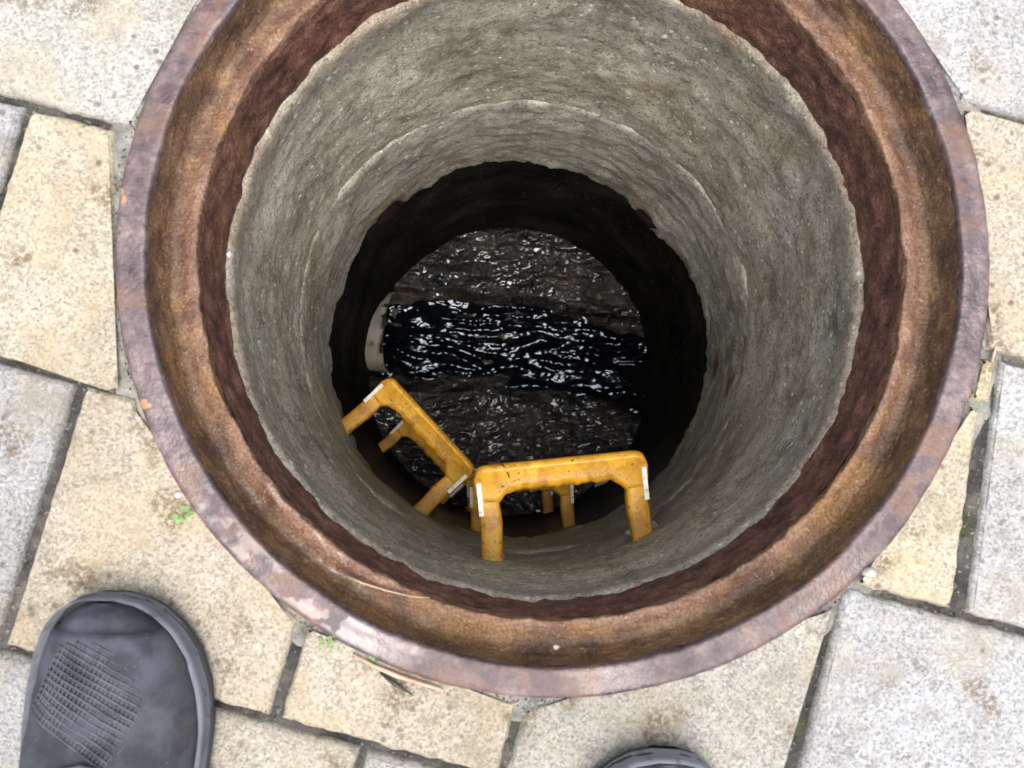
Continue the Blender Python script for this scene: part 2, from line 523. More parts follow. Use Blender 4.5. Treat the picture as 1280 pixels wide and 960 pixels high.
seg = 192
radii = [.368, .40, .5, .7, 1.0, 2.0, 5.0, 15.0, 60.0]
vs = [(r * math.cos(2 * math.pi * i / seg), r * math.sin(2 * math.pi * i / seg), -.009) for r in radii for i in range(seg)]
fs = []
for j in range(len(radii) - 1):
    for i in range(seg):
        k = (i + 1) % seg
        fs.append((j * seg + i, (j + 1) * seg + i, (j + 1) * seg + k, j * seg + k))
pavement = mesh_obj('pavement', vs, fs, M['joint'])
tag(pavement, kind='structure', label='dirt-filled bed of the granite paving round the manhole')
def md(a, t, r, z):
    return 0, .0022 * fbm(r * math.cos(a) * 40, r * math.sin(a) * 40, 3)
revolve('mortar_collar', lerp_prof([(.3745, -.0060), (.392, -.0075), (.402, -.0105), (.404, -.02)], 12), M['mortar'], pavement, 300, md)

def rowline(k, u):
    base = {0: (.2175, .02), 1: (.0088, .0205), 2: (-.211, .009), 3: (-.441, .0)}
    if k in base:
        return base[k][0] + base[k][1] * u
    if k < 0:
        return .2175 + .02 * u * max(0.0, 1 + k * .1) + .222 * -k
    return -.441 - .224 * (k - 3)

PITCH = .2255
fixed = {0: [-.40, -.173, .0, .17, .42], 1: [-.575, -.345, -.12, .11, .335 - .03, .56],
         2: [-.695, -.468, -.245, -.02, .19, .397, .63], 3: [-.585, -.358, -.126, .07, .3005, .53], 4: [-.50, -.272, -.0465, .18, .405]}
def row_joints(k, umax):
    if k in fixed:
        js = list(fixed[k])
    else:
        random.seed(100 + k)
        o = random.uniform(0, PITCH)
        js = [o, o + PITCH]
    while js[0] > -umax: js.insert(0, js[0] - PITCH)
    while js[-1] < umax: js.append(js[-1] + PITCH)
    return js

CREAM, BEIGE, GREY, WHITE, MIXED = (.60, .53, .40), (.57, .50, .385), (.475, .468, .45), (.56, .554, .535), (.555, .53, .465)
tints = {(0, .17): WHITE, (1, .305): (.60, .565, .48), (1, -.575): MIXED, (1, -.345): MIXED, (2, -.468): CREAM, (2, -.695): GREY,
         (2, .19): (.62, .55, .41), (2, .397): WHITE, (3, -.585): GREY, (3, -.358): BEIGE, (3, -.126): BEIGE, (3, .07): (.53, .50, .435),
         (3, .3005): (.535, .53, .52), (4, -.272): (.52, .48, .385), (4, -.0465): (.50, .485, .44), (4, -.50): GREY}
chords = {(2, -.468): 1, (2, -.245): 1, (3, .07): 2, (3, -.358): 3, (3, -.126): 2, (3, .3005): 1, (2, .19): 3, (1, .305): 2}

def inset_poly(poly, d):
    n = len(poly)
    out = []
    for i in range(n):
        p0, p1, p2 = Vector(poly[i - 1]), Vector(poly[i]), Vector(poly[(i + 1) % n])
        e1 = (p1 - p0).normalized() if (p1 - p0).length > 1e-7 else Vector((1, 0))
        e2 = (p2 - p1).normalized() if (p2 - p1).length > 1e-7 else e1
        nn = Vector((-e1.y - e2.y, e1.x + e2.x))
        nn = nn.normalized() if nn.length > 1e-6 else Vector((-e1.y, e1.x))
        out.append((p1.x + nn.x * d, p1.y + nn.y * d))
    return out

def resample(poly, step):
    out = []
    for a, b in zip(poly, poly[1:] + poly[:1]):
        L = math.hypot(b[0] - a[0], b[1] - a[1])
        m = max(1, int(round(L / step)))
        for k in range(m):
            f = k / m
            out.append((a[0] + (b[0] - a[0]) * f, a[1] + (b[1] - a[1]) * f))
    return out

def cut_circle(poly, key):
    R0 = .3775
    pts = resample(poly, .004)
    ins = [math.hypot(*p) < R0 for p in pts]
    if not any(ins):
        return poly
    if all(ins):
        return None
    n = len(pts)
    s = next(i for i in range(n) if not ins[i] and ins[i - 1])
    run = []
    i = s
    while not ins[i % n]:
        run.append(pts[i % n]); i += 1
    a0 = math.atan2(run[-1][1], run[-1][0])
    a1 = math.atan2(run[0][1], run[0][0])
    d = (a1 - a0 + math.pi) % (2 * math.pi) - math.pi
    m = chords.get(key, max(1, int(abs(d) / R_(17)) + 1))
    half = abs(d) / m / 2
    Rv = max(R0, .3765 / math.cos(half))
    if m == 1 and Rv > .394: Rv = .394
    corners = []
    for k in range(m + 1):
        a = a0 + d * k / m
        corners.append((Rv * math.cos(a), Rv * math.sin(a)))
    run2 = [p for p in run if math.hypot(*p) > Rv + .0005]
    if len(run2) < 4:
        return None
    return run2 + corners

def poly_area(p):
    return .5 * sum(a[0] * b[1] - b[0] * a[1] for a, b in zip(p, p[1:] + p[:1]))

def paver_mesh(name, poly, fine, sd):
    if poly_area(poly) < 0: poly = poly[::-1]
    th = -.055
    if fine:
        poly = resample(poly, .005)
        nz = []
        for i, p in enumerate(poly):
            k = .0016 * fbm(p[0] * 90 + sd, p[1] * 90, sd, 3) + .0008 * fbm(p[0] * 22, p[1] * 22, sd + 5, 2)
            nz.append(k)
        q = inset_poly(poly, 1.0)
        poly = [(p[0] + (b[0] - p[0]) * k, p[1] + (b[1] - p[1]) * k) for p, b, k in zip(poly, q, nz)]
        rings = [(0, th), (0, -.0075), (.0012, -.0036), (.0030, -.0012), (.0058, 0)]
    else:
        rings = [(0, th), (0, -.005), (.004, 0)]
    vs, fs = [], []
    n = len(poly)
    for d, z in rings:
        q = inset_poly(poly, d) if d else poly
        for p in q:
            zz = z + (.0007 * fbm(p[0] * 60, p[1] * 60, sd) if fine and z > -.01 else 0)
            vs.append((p[0], p[1], zz))
    for j in range(len(rings) - 1):
        for i in range(n):
            k = (i + 1) % n
            fs.append((j * n + i, j * n + k, (j + 1) * n + k, (j + 1) * n + i))
    b = (len(rings) - 1) * n
    if not fine:
        fs.append(tuple(b + i for i in range(n)))
        return vs, fs
    inner = [Vector(v[:2]) for v in vs[b:]]
    xs = [p.x for p in inner]; ys = [p.y for p in inner]
    extra = []
    gx = min(xs)
    q = Vector
    while gx < max(xs):
        gy = min(ys)
        while gy < max(ys):
            p = (gx + .003 * math.sin(gy * 900), gy + .003 * math.sin(gx * 700))
            c = False
            for i in range(n):
                u, w = inner[i - 1], inner[i]
                if (u.y > p[1]) != (w.y > p[1]) and p[0] < (w.x - u.x) * (p[1] - u.y) / (w.y - u.y) + u.x:
                    c = not c
            if c and min((u.x - p[0]) ** 2 + (u.y - p[1]) ** 2 for u in inner) > .005 ** 2:
                extra.append(Vector(p))
            gy += .010
        gx += .010
    cv, ce, cf, ov, oe, of_ = delaunay_2d_cdt(inner + extra, [], [list(range(n))], 1, 1e-6, True)
    remap = []
    for i, p in enumerate(cv):
        src = ov[i][0] if ov[i] else None
        if src is not None and src < n:
            remap.append(b + src)
        else:
            remap.append(len(vs))
            vs.append((p.x, p.y, .0004 + .0011 * fbm(p.x * 35, p.y * 35, sd, 3)))
    for t3 in cf:
        fs.append(tuple(remap[i] for i in t3))
    return vs, fs

def add_paver(poly, key, fine, tint, dz):
    c = (sum(p[0] for p in poly) / len(poly), sum(p[1] for p in poly) / len(poly))
    loc = [(p[0] - c[0], p[1] - c[1]) for p in poly]
    v, f = paver_mesh('paver', loc, fine, (c[0] * 17 + c[1] * 31) % 50)
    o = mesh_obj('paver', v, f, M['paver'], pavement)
    o.data.polygons.foreach_set('use_smooth', [fine] * len(o.data.polygons))
    o.location = (c[0], c[1], dz)
    o.color = (*tint, 1)
    return o

far_v, far_f = [], []
cnt = 0
cells = []
for k in range(-9, 12):
    js = row_joints(k, 2.3)
    for a, b in zip(js, js[1:]):
        cells.append((k, a, b))
cells.sort(key=lambda c: math.hypot(*uv2w((c[1] + c[2]) / 2, rowline(c[0], 0) + .11)))
shared = None
rnd = random.Random(3)
for k, a, b in cells:
    key = (k, a)
    g = .0027
    ga = gb = g
    if k == 3 and a == -.358: ga = .0055
    if k == 2 and b == .397: gb = .004
    if k == 2 and a == .397: ga = .010
    if k == 3 and a == .3005: ga = .009
    if k == 3 and a == -.126: ga = .0065
    top = lambda u: rowline(k - 1, u) - g
    bot = lambda u: rowline(k, u) + g
    at, ab = a, a
    bt, bb = b, b
    if k == 2 and b == .397: bt, bb = .384, .408
    if k == 2 and a == .397: at, ab = .384, .408
    quad = [(at + ga, top(at)), (ab + ga, bot(ab)), (bb - gb, bot(bb)), (bt - gb, top(bt))]
    tint = tints.get(key)
    if tint is None:
        tint = rnd.choice([CREAM, BEIGE, GREY, WHITE, MIXED])
        j = rnd.uniform(.9, 1.06)
        tint = tuple(x * j for x in tint)
    extra = None
    if k == 2 and b == .397:
        # this slot holds a small square offcut above a tall cut paver
        extra = [(.355, top(.36) - .001), (.355, -.029), (.3945, -.0245), (.3905, top(.39) - .001)]
        quad = [(.33, -.0345), (ab + ga, bot(ab)), (bb - gb, bot(bb)), (.386, -.0305)]
        quad[0] = (a + ga, -.04)
    wq = [uv2w(*p) for p in quad]
    cx, cy = sum(p[0] for p in wq) / 4, sum(p[1] for p in wq) / 4
    dist = math.hypot(cx, cy)
    near = dist < .72
    poly = cut_circle(wq, key)
    if extra:
        e2 = cut_circle([uv2w(*p) for p in extra], None)
        if e2: add_paver(e2, None, True, (.62, .53, .36), -.0025); cnt += 1
    if poly is None or abs(poly_area(poly)) < .0006:
        continue
    if near:
        add_paver(poly, key, True, tint, rnd.uniform(-.0035, -.001)); cnt += 1
    elif cnt < 290:
        if shared is None:
            s = .1075
            v, f = paver_mesh('paver', [(-s, -s), (s, -s), (s, s), (-s, s)], False, 1)
            o = mesh_obj('paver', v, f, M['paver'], pavement, False)
            shared = o.data
        else:
            o = bpy.data.objects.new('paver', shared); col.objects.link(o); o.parent = pavement
        o.location = (cx, cy, rnd.uniform(-.0035, 0)); o.rotation_euler = (0, 0, -TH)
        o.color = (*tint, 1); cnt += 1
    else:
        v, f = paver_mesh('paver', wq, False, 1)
        n0 = len(far_v)
        far_v += v
        far_f += [tuple(i + n0 for i in q) for q in f]
if far_v:
    o = mesh_obj('distant_pavers', far_v, far_f, M['paver'], pavement, False)
    o.color = (.55, .52, .45, 1)
    o['kind'] = 'stuff'

# ------------------------------------------------------------------ manhole frame
frame = empty('manhole_casting', (0, 0, -.05))
tag(frame, 'round rusty cast iron manhole frame set in the paving, cover removed', 'manhole frame')
def child(o, p):
    o.parent = p
    o.matrix_parent_inverse = Matrix.Translation(p.location).inverted()
    return o
def fd(a, t, r, z):
    x, y = r * math.cos(a), r * math.sin(a)
    k = .0007 * fbm(x * 18, y * 18, z * 20 + 4, 3)
    k2 = .0005 * fbm(x * 70, y * 70, z * 70, 3)
    return k + k2, .0006 * fbm(x * 30, y * 30, 8, 3)
prof = [(.374, -.06), (.3750, -.010), (.3750, -.004), (.3744, -.0014), (.3728, -.0002)]
prof += [(.3728 - .0215 * i / 10, 0.0002 * math.sin(i)) for i in range(1, 11)]
prof += [(.3503, -.0008), (.3496, -.0026), (.3493, -.006)]
child(revolve('flange', prof, M['flange'], None, 480, fd), frame)
def sd_(a, t, r, z):
    x, y = r * math.cos(a), r * math.sin(a)
    k = .0016 * fbm(x * 22, y * 22, z * 22 + 2, 4) + .0016 * fbm(x * 90, y * 90, z * 90, 4)
    return k * (.3 + .7 * min(1, t * 4)), (.0014 * fbm(x * 26, y * 26, 6, 4) + .0010 * fbm(x * 110, y * 110, z * 110 + 3, 4)) * min(1, t * 3)
prof = lerp_prof([(.3494, -.0055), (.3482, -.020), (.3466, -.033), (.3440, -.0398), (.3400, -.0420), (.3355, -.0418), (.3318, -.0402), (.3285, -.0388), (.3225, -.0382), (.3206, -.0390), (.3202, -.0425), (.3205, -.050)], 40)
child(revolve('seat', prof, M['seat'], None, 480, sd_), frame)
def kd(a, t, r, z):
    x, y = r * math.cos(a), r * math.sin(a)
    return .0030 * fbm(x * 45, y * 45, z * 45, 5) * min(1, .25 + t * 3), 0
child(revolve('skirt', lerp_prof([(.3206, -.0485), (.3212, -.09), (.3240, -.15)], 26), M['skirt'], None, 480, kd), frame)

# ------------------------------------------------------------------ shaft
shaft = empty('manhole_shaft', (0, 0, -1.66))
tag(shaft, 'round grey concrete manhole shaft going down below the rusty frame', 'manhole shaft')
def cd(a, t, r, z):
    ca, sa = math.cos(a), math.sin(a)
    k = .0045 * fbm(ca * 3.2, sa * 3.2, z * 9, 4) + .0018 * fbm(ca * 12, sa * 12, z * 34, 4) + .0008 * fbm(ca * 40, sa * 40, z * 120, 3)
    k *= min(1, .25 + t * 5)
    dz = 0
    if t < .1:
        e = 1 - t / .1
        dz = e * (.005 * fbm(ca * 3, sa * 3, 2.2, 4) + .0022 * fbm(ca * 14, sa * 14, 7.7, 4))
        k += e * (-.0012 + .0008 * fbm(ca * 26, sa * 26, 1, 3))
    if t > .93:
        dz += (t - .93) / .07 * .012 * fbm(ca * 3, sa * 3, 5, 3)
    return k, dz
def ridge_z(a):
    return -.515 - .035 * math.sin(a * 1.0 + 2.2) * .6 + .012 * fbm(math.cos(a) * 2.0, math.sin(a) * 2.0, 9.0, 4)
NS = 540
up = lerp_prof([(.3300, -.123), (.3240, -.1245), (.3205, -.129), (.3195, -.134), (.3205, -.150), (.3265, -.19), (.3325, -.28), (.3385, -.42), (.3430, -.520)], 64)
def upd(a, t, r, z):
    k, dz = cd(a, min(t, .92), r, z)
    dz += max(0, (t - .45) / .55) ** 2 * (ridge_z(a) + .520)
    return k, dz
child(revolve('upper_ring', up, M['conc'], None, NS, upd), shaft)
lo = lerp_prof([(.350, -.505), (.3445, -.504), (.3412, -.508), (.3398, -.518), (.3405, -.535), (.3460, -.60), (.3560, -.70), (.3665, -.80), (.3745, -.872),
                (.3775, -.886), (.384, -.893), (.400, -.890)], 64)
def lod(a, t, r, z):
    ca, sa = math.cos(a), math.sin(a)
    k = .005 * fbm(ca * 2.6, sa * 2.6, z * 7 + 3, 4) + .0022 * fbm(ca * 10, sa * 10, z * 30, 4) + .0010 * fbm(ca * 36, sa * 36, z * 110, 3)
    w = max(0, 1 - t / .45) ** 2
    dz = w * (ridge_z(a) + .509)
    k += .0055 * (.5 - .5 * math.cos(a - R_(125))) * max(0, 1 - t / .3)
    if t < .2:
        k += .004 * (1 - t / .2) * min(0, fbm(ca * 6, sa * 6, 4, 3))
    if t > .6:
        e = min(1, (t - .6) / .3)
        dz += e * (.018 * fbm(ca * 2.2, sa * 2.2, 11, 3) + .006 * fbm(ca * 9, sa * 9, 3, 4) + .002 * fbm(ca * 34, sa * 34, 3, 3))
        k += e * (.006 * fbm(ca * 7, sa * 7, 21, 4) + .0026 * fbm(ca * 28, sa * 28, 6, 3))
        # broken notch on the far right edge
        d = (a - R_(42) + math.pi) % (2 * math.pi) - math.pi
        k -= e * .016 * math.exp(-(d / .16) ** 2)
    return k, dz
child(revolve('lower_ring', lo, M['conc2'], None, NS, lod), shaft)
def chd(a, t, r, z):
    ca, sa = math.cos(a), math.sin(a)
    return .006 * fbm(ca * 2.5, sa * 2.5, z * 4, 4) + .002 * fbm(ca * 14, sa * 14, z * 20, 3), 0
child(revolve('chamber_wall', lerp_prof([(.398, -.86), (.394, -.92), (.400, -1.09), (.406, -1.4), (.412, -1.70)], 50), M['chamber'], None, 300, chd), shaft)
# old iron stubs rusting in the broken edge
for (a, z, r, s) in ((R_(134.6), -.838, .363, .021), (R_(45.5), -.842, .353, .016)):
    bm = bmesh.new()
    bmesh.ops.create_icosphere(bm, subdivisions=3, radius=1)
    for v in bm.verts:
        k = 1 + .45 * fbm(v.co.x * 1.7 + a, v.co.y * 1.7, v.co.z * 1.7, 3)
        v.co = Vector((v.co.x * k * s * .45, v.co.y * k * s * 1.5, v.co.z * k * s * .8))
        v.co.rotate(Matrix.Rotation(a, 3, 'Z'))
        v.co += Vector((r * math.cos(a), r * math.sin(a), z))
    me = bpy.data.meshes.new('rust_lump'); bm.to_mesh(me); bm.free()
    me.materials.append(M['rusted'])
    me.polygons.foreach_set('use_smooth', [True] * len(me.polygons))
    o = bpy.data.objects.new('rust_lump', me); col.objects.link(o); child(o, shaft)

# ------------------------------------------------------------------ sewer floor
def chan_y(x):
    return .072 + (-.02 * math.sin(x * 4) if x < 0 else -.16 * x * x / .39 - .03 * x)
def bed_h(x, y):
    d = y - chan_y(x)
    w = .098 + .012 * fbm(x * 6, 1, 3, 2)
    e = max(0, abs(d) - w)
    h = -1.622 + min(1, e / .05) ** 1.2 * .022 + e * .24
    q = .016 * fbm(x * 4, y * 10, 1, 4) + .008 * fbm(x * 13, y * 30, 4, 4) + .0030 * fbm(x * 50, y * 85, 7, 3)
    sw = .010 * math.sin(60 * d + 5 * fbm(x * 3, y * 3, 2, 2)) * (.4 + .6 * fbm(x * 4, y * 4, 9, 2)) if d > 0 else 0
    return h + (q * 1.25 + sw * .7) * (min(1, .62 + e / .05))
n = 220
vs, fs, idx = [], [], {}
for j in range(n + 1):
    for i in range(n + 1):
        x, y = (i / n * 2 - 1) * .43, (j / n * 2 - 1) * .43
        if math.hypot(x, y) < .425:
            idx[i, j] = len(vs)
            vs.append((x, y, bed_h(x, y)))
for j in range(n):
    for i in range(n):
        q = [(i, j), (i + 1, j), (i + 1, j + 1), (i, j + 1)]
        if all(k in idx for k in q):
            fs.append(tuple(idx[k] for k in q))
o = mesh_obj('sludge_bed', vs, fs, M['sludge'])
tag(o, 'dark brown sludge covering the sloping floor of the manhole', kind='structure')
vs, fs, idx = [], [], {}
n = 330
for j in range(n + 1):
    for i in range(n + 1):
        x, y = (i / n * 2 - 1) * .425, -.33 + .54 * j / n
        if math.hypot(x, y) < .423 and abs(y - chan_y(x)) < .14:
            idx[i, j] = len(vs)
            wx = x + .012 * fbm(x * 9, y * 9, 5, 2)
            wy_ = y + .010 * fbm(x * 8, y * 8, 8, 2)
            am = .72 + .35 * math.exp(-((x + .07) / .17) ** 2) + .5 * fbm(x * 6, y * 10, 2, 2)
            vs.append((x, y, -1.6125 + am * (.0170 * noise.noise(Vector((wx * 11 + 5 * wy_, wy_ * 34, 3))) + .0021 * noise.noise(Vector((wx * 62, wy_ * 100, 7))))))
for j in range(n):
    for i in range(n):
        q = [(i, j), (i + 1, j), (i + 1, j + 1), (i, j + 1)]
        if all(k in idx for k in q):
            fs.append(tuple(idx[k] for k in q))
o = mesh_obj('sewage_water', vs, fs, M['water'])
tag(o, 'black rippling sewage water flowing along the channel at the bottom', kind='structure')

# pipes entering the chamber
def pipe(center, direc, r, length, th, cut, label):
    d = Vector(direc).normalized()
    s = d.cross(Vector((0, 0, 1))).normalized()
    u = s.cross(d)
    vs, fs = [], []
    m = 64
    rows = 14
    for w, rr in ((0, r), (1, r - th)):
        for j in range(rows + 1):
            for k in range(m):
                a = 2 * math.pi * k / m
                l = length * j / rows
                if j == rows:
                    l += cut * (1 + math.sin(a)) * .5 + .003 * fbm(math.cos(a) * 5, math.sin(a) * 5, 2, 3)
                p = Vector(center) + d * l + s * math.cos(a) * rr + u * math.sin(a) * rr
                vs.append(tuple(p))
    N = (rows + 1) * m
    for w in (0, 1):
        for j in range(rows):
            for k in range(m):
                l = (k + 1) % m
                q = (w * N + j * m + k, w * N + j * m + l, w * N + (j + 1) * m + l, w * N + (j + 1) * m + k)
                fs.append(q if w == 0 else q[::-1])
    for k in range(m):
        l = (k + 1) % m
        fs.append((rows * m + k, rows * m + l, N + rows * m + l, N + rows * m + k))
    e = empty('drain_pipe', tuple(Vector(center)))
    o = mesh_obj('pipe_wall', [tuple(Vector(v) - Vector(center)) for v in vs], fs, M['pvc'], e)
    return tag(e, label, 'pipe', 'drain pipes entering the chamber')
pipe((-.58, .135, -1.60), (1, -.10, 0), .118, .246, .006, -.02, 'pale stained plastic pipe end jutting from the left chamber wall')
pipe((.56, -.125, -1.61), (-1, .12, 0), .12, .175, .006, -.02, 'pale plastic pipe end on the right, opposite the larger pale pipe')

def rock(name, loc, sx, sy, sz, mat, sd, sub=2, parent=None, rz=0):
    bm = bmesh.new()
    bmesh.ops.create_icosphere(bm, subdivisions=sub, radius=1)
    for v in bm.verts:
        k = 1 + .4 * fbm(v.co.x * 1.3 + sd, v.co.y * 1.3, v.co.z * 1.3, 3)
        v.co = Vector((v.co.x * k * sx, v.co.y * k * sy, v.co.z * k * sz))
    me = bpy.data.meshes.new(name); bm.to_mesh(me); bm.free()
    me.materials.append(mat)
    me.polygons.foreach_set('use_smooth', [True] * len(me.polygons))
    o = bpy.data.objects.new(name, me); o.location = loc; o.rotation_euler = (0, 0, rz); col.objects.link(o)
    return o

# torn plastic scrap lying against the near right chamber wall
vs, fs = [], []
pa = [(.225, -.325, -1.43), (.258, -.312, -1.415), (.285, -.285, -1.40), (.305, -.250, -1.385)]
pb = [(.235, -.300, -1.46), (.262, -.280, -1.445), (.272, -.262, -1.44), (.296, -.230, -1.41)]
for q in (pa, pb):
    for p in q: vs.append(p)
for q in (pa, pb):
    for p in q: vs.append((p[0] - .001, p[1] + .001, p[2] - .0015))
for i in range(3):
    fs += [(i, i + 1, 5 + i, 4 + i), (8 + i, 12 + i, 13 + i, 9 + i), (i, 8 + i, 9 + i, i + 1), (4 + i, 5 + i, 13 + i, 12 + i)]
fs += [(0, 4, 12, 8), (3, 11, 15, 7)]
tag(mesh_obj('plastic_scrap', vs, fs, M['scrap'], None, False), 'torn pale plastic scrap stuck on the dark wall behind the nearest yellow step', 'scrap')

# ------------------------------------------------------------------ yellow steps
W, PR = .2045, .100
def U(w=W, pr=PR):
    return w / 2
def build_step():
    root = empty('manhole_step')
    hw = W / 2
    V = Vector
    # legs: from inside the wall to the corner
    for s in (-1, 1):
        path, sides, ups = [], [], []
        for i in range(12):
            y = -.035 + (PR + .035) * i / 11
            path.append((s * (hw + .0015 * math.sin(i * .7)), y, -.001 * (1 - i / 11)))
            sides.append(V((1, 0, 0))); ups.append(V((0, 0, 1)))
        v, f = sweep_section(path, lambda i: (.0150 + .0004 * math.sin(i * 1.3), .0140), sides, ups)
        mesh_obj('leg', v, f, M['yellow'], root)
    # tread with rounded corners, scalloped wall-side edge and a raised lip on the inner edge
    path, sect, sides, ups = [], [], [], []
    NN = 60
    vs, fs = [], []
    def ring(x, y0, y1, zt, zb, lip):
        # closed section in the y-z plane, y0 = wall side, y1 = shaft side
        return [(x, y0 + .004, zb), (x, y0, zb + .005), (x, y0, zt - .006), (x, y0 + .004, zt - .001), (x, y0 + .010, zt),
                (x, y1 - .011, zt), (x, y1 - .008, zt + lip), (x, y1 - .004, zt + lip), (x, y1 - .001, zt - .001),
                (x, y1 + .0015, zt - .006), (x, y1 + .0015, zb + .006), (x, y1 - .003, zb)]
    xs = [-hw - .0165 + (W + .033) * i / NN for i in range(NN + 1)]
    m = 12
    for x in xs:
        e = min(1.0, max(0.0, (hw + .0165 - abs(x)) / .016))
        rc = .014 * (1 - math.sqrt(max(0, 1 - (1 - e) ** 2)))
        inner = max(0.0, abs(x) - (hw - .040))
        fil = .016 * (inner / .026) ** 2 if inner < .026 else .016
        wav = .0011 * math.sin(x * 210) + .0007 * math.sin(x * 480 + 1)
        y0 = PR - .0175 - (fil if abs(x) < hw - .012 else fil) + wav * (1 if abs(x) < hw - .02 else 0)
        y1 = PR + .0185 - rc
        if abs(x) > hw + .0135:
            y0 += rc
        zt = .0150 - .0022 * math.exp(-(x / .05) ** 2) * .4 - rc * .25
        vs += ring(x, y0, y1, zt, -.0145 + rc * .25, .0022)
    for i in range(NN):
        for k in range(m):
            l = (k + 1) % m
            fs.append((i * m + l, i * m + k, (i + 1) * m + k, (i + 1) * m + l))
    fs.append(tuple(range(m)))
    fs.append(tuple(NN * m + k for k in range(m))[::-1])
    tr = mesh_obj('tread', vs, fs, M['yellow'], root)
    # worn embossed lettering, two groups of letter-like strokes
    rr = random.Random(12)
    def stroke(x0, y0, x1, y1, w=.0011):
        nonlocal vs, fs
        d = V((x1 - x0, y1 - y0, 0)); L = d.length; d.normalize(); s = V((-d.y, d.x, 0)) * w
        z0, z1 = .0128, .0156
        b = len(vs)
        for (px, py) in ((x0, y0), (x1, y1)):
            for sg in (-1, 1):
                vs.append((px + s.x * sg, py + s.y * sg, z0)); vs.append((px + s.x * sg * .6, py + s.y * sg * .6, z1))
        fs.extend([(b, b + 1, b + 5, b + 4), (b + 1, b + 3, b + 7, b + 5), (b + 3, b + 2, b + 6, b + 7), (b, b + 2, b + 3, b + 1), (b + 4, b + 5, b + 7, b + 6)])
    for cx0, nlet in ((-.072, 6), (.020, 6)):
        vs, fs = [], []
        for q in range(nlet):
            cx = cx0 + q * .0095
            y_ = PR - .004
            kind = rr.randrange(4)
            if kind == 0:
                stroke(cx - .003, y_ - .004, cx, y_ + .004); stroke(cx, y_ + .004, cx + .003, y_ - .004)
            elif kind == 1:
                stroke(cx - .0025, y_ - .004, cx - .0025, y_ + .004); stroke(cx - .002, y_, cx + .003, y_ + .003)
            elif kind == 2:
                stroke(cx - .002, y_ - .004, cx + .0025, y_ + .004); stroke(cx - .002, y_ + .004, cx + .0025, y_ - .004)
            else:
                stroke(cx - .0025, y_ - .004, cx - .0025, y_ + .004); stroke(cx - .0025, y_ - .0035, cx + .003, y_ - .0035)
        lt = mesh_obj('embossed_lettering', vs, fs, M['yellow'], tr, False)
        lt['kind'] = 'stuff'
    # white reflectors on the outer edge of each leg
    for s in (-1, 1):
        x0 = s * (hw + .0105); y0, y1 = PR - .048, PR - .002
        b = [(x0 - .0038, y0, .0125), (x0 + .0038, y0, .0125), (x0 + .0038, y1, .0132), (x0 - .0038, y1, .0132),
             (x0 - .0032, y0 + .001, .0166), (x0 + .0032, y0 + .001, .0166), (x0 + .0032, y1 - .001, .0172), (x0 - .0032, y1 - .001, .0172)]
        mesh_obj('reflector', b, [(0, 3, 2, 1), (4, 5, 6, 7), (0, 1, 5, 4), (1, 2, 6, 5), (2, 3, 7, 6), (3, 0, 4, 7)], M['white'], root, False)
    return root
def copy_tree(o, parent=None):
    c = o.copy(); col.objects.link(c)
    if parent is not None: c.parent = parent
    for ch in list(o.children):
        copy_tree(ch, c)
    return c
steps = [
    ((.0475, -.3150, -.411), R_(5.6), 'largest yellow plastic step nearest the camera, cracked at its left corner'),
    ((-.2500, -.2285, -.775), math.atan2(-.1442, .1335), 'yellow plastic step on the left wall, the upper one there'),
    ((.0155, -.387, -1.092), math.atan2(.008, .203), 'yellow plastic step directly under the nearest step, legs showing below its tread'),
    ((-.278, -.298, -1.38), math.atan2(-.142, .136), 'lower yellow step on the left, mostly hidden under the upper left step'),
    ((-.003, -.402, -1.455), math.atan2(.004, .203), 'deepest yellow step, one thin dark leg showing below the nearest tread'),
]
proto = build_step()
root_steps = []
for i, (loc, rz, lab) in enumerate(steps):
    o = proto if i == 0 else copy_tree(proto)
    o.location = loc; o.rotation_euler = (0, 0, rz)
    tag(o, lab, 'step', 'yellow steps down the manhole wall')
    root_steps.append(o)
# crack in the nearest tread
v, f = tube([(-.083, .124, .0152), (-.078, .119, .0156), (-.0735, .112, .0153), (-.0715, .104, .0151), (-.070, .097, .0135)], lambda t: .0009 * (1.2 - abs(t - .4)), 6)
mesh_obj('crack', v, f, M['crack'], root_steps[0])
# cement crumbs at the near step's feet
for (x, y, s, sd) in ((W / 2 + .010, .014, .014, 3), (W / 2 - .010, .008, .009, 5), (-W / 2 + .004, -.006, .010, 8)):
    o = rock('mortar_lump', (x, y, -.006), s * 1.3, s * .6, s * .6, M['mortar'], sd)
    o.parent = root_steps[0]

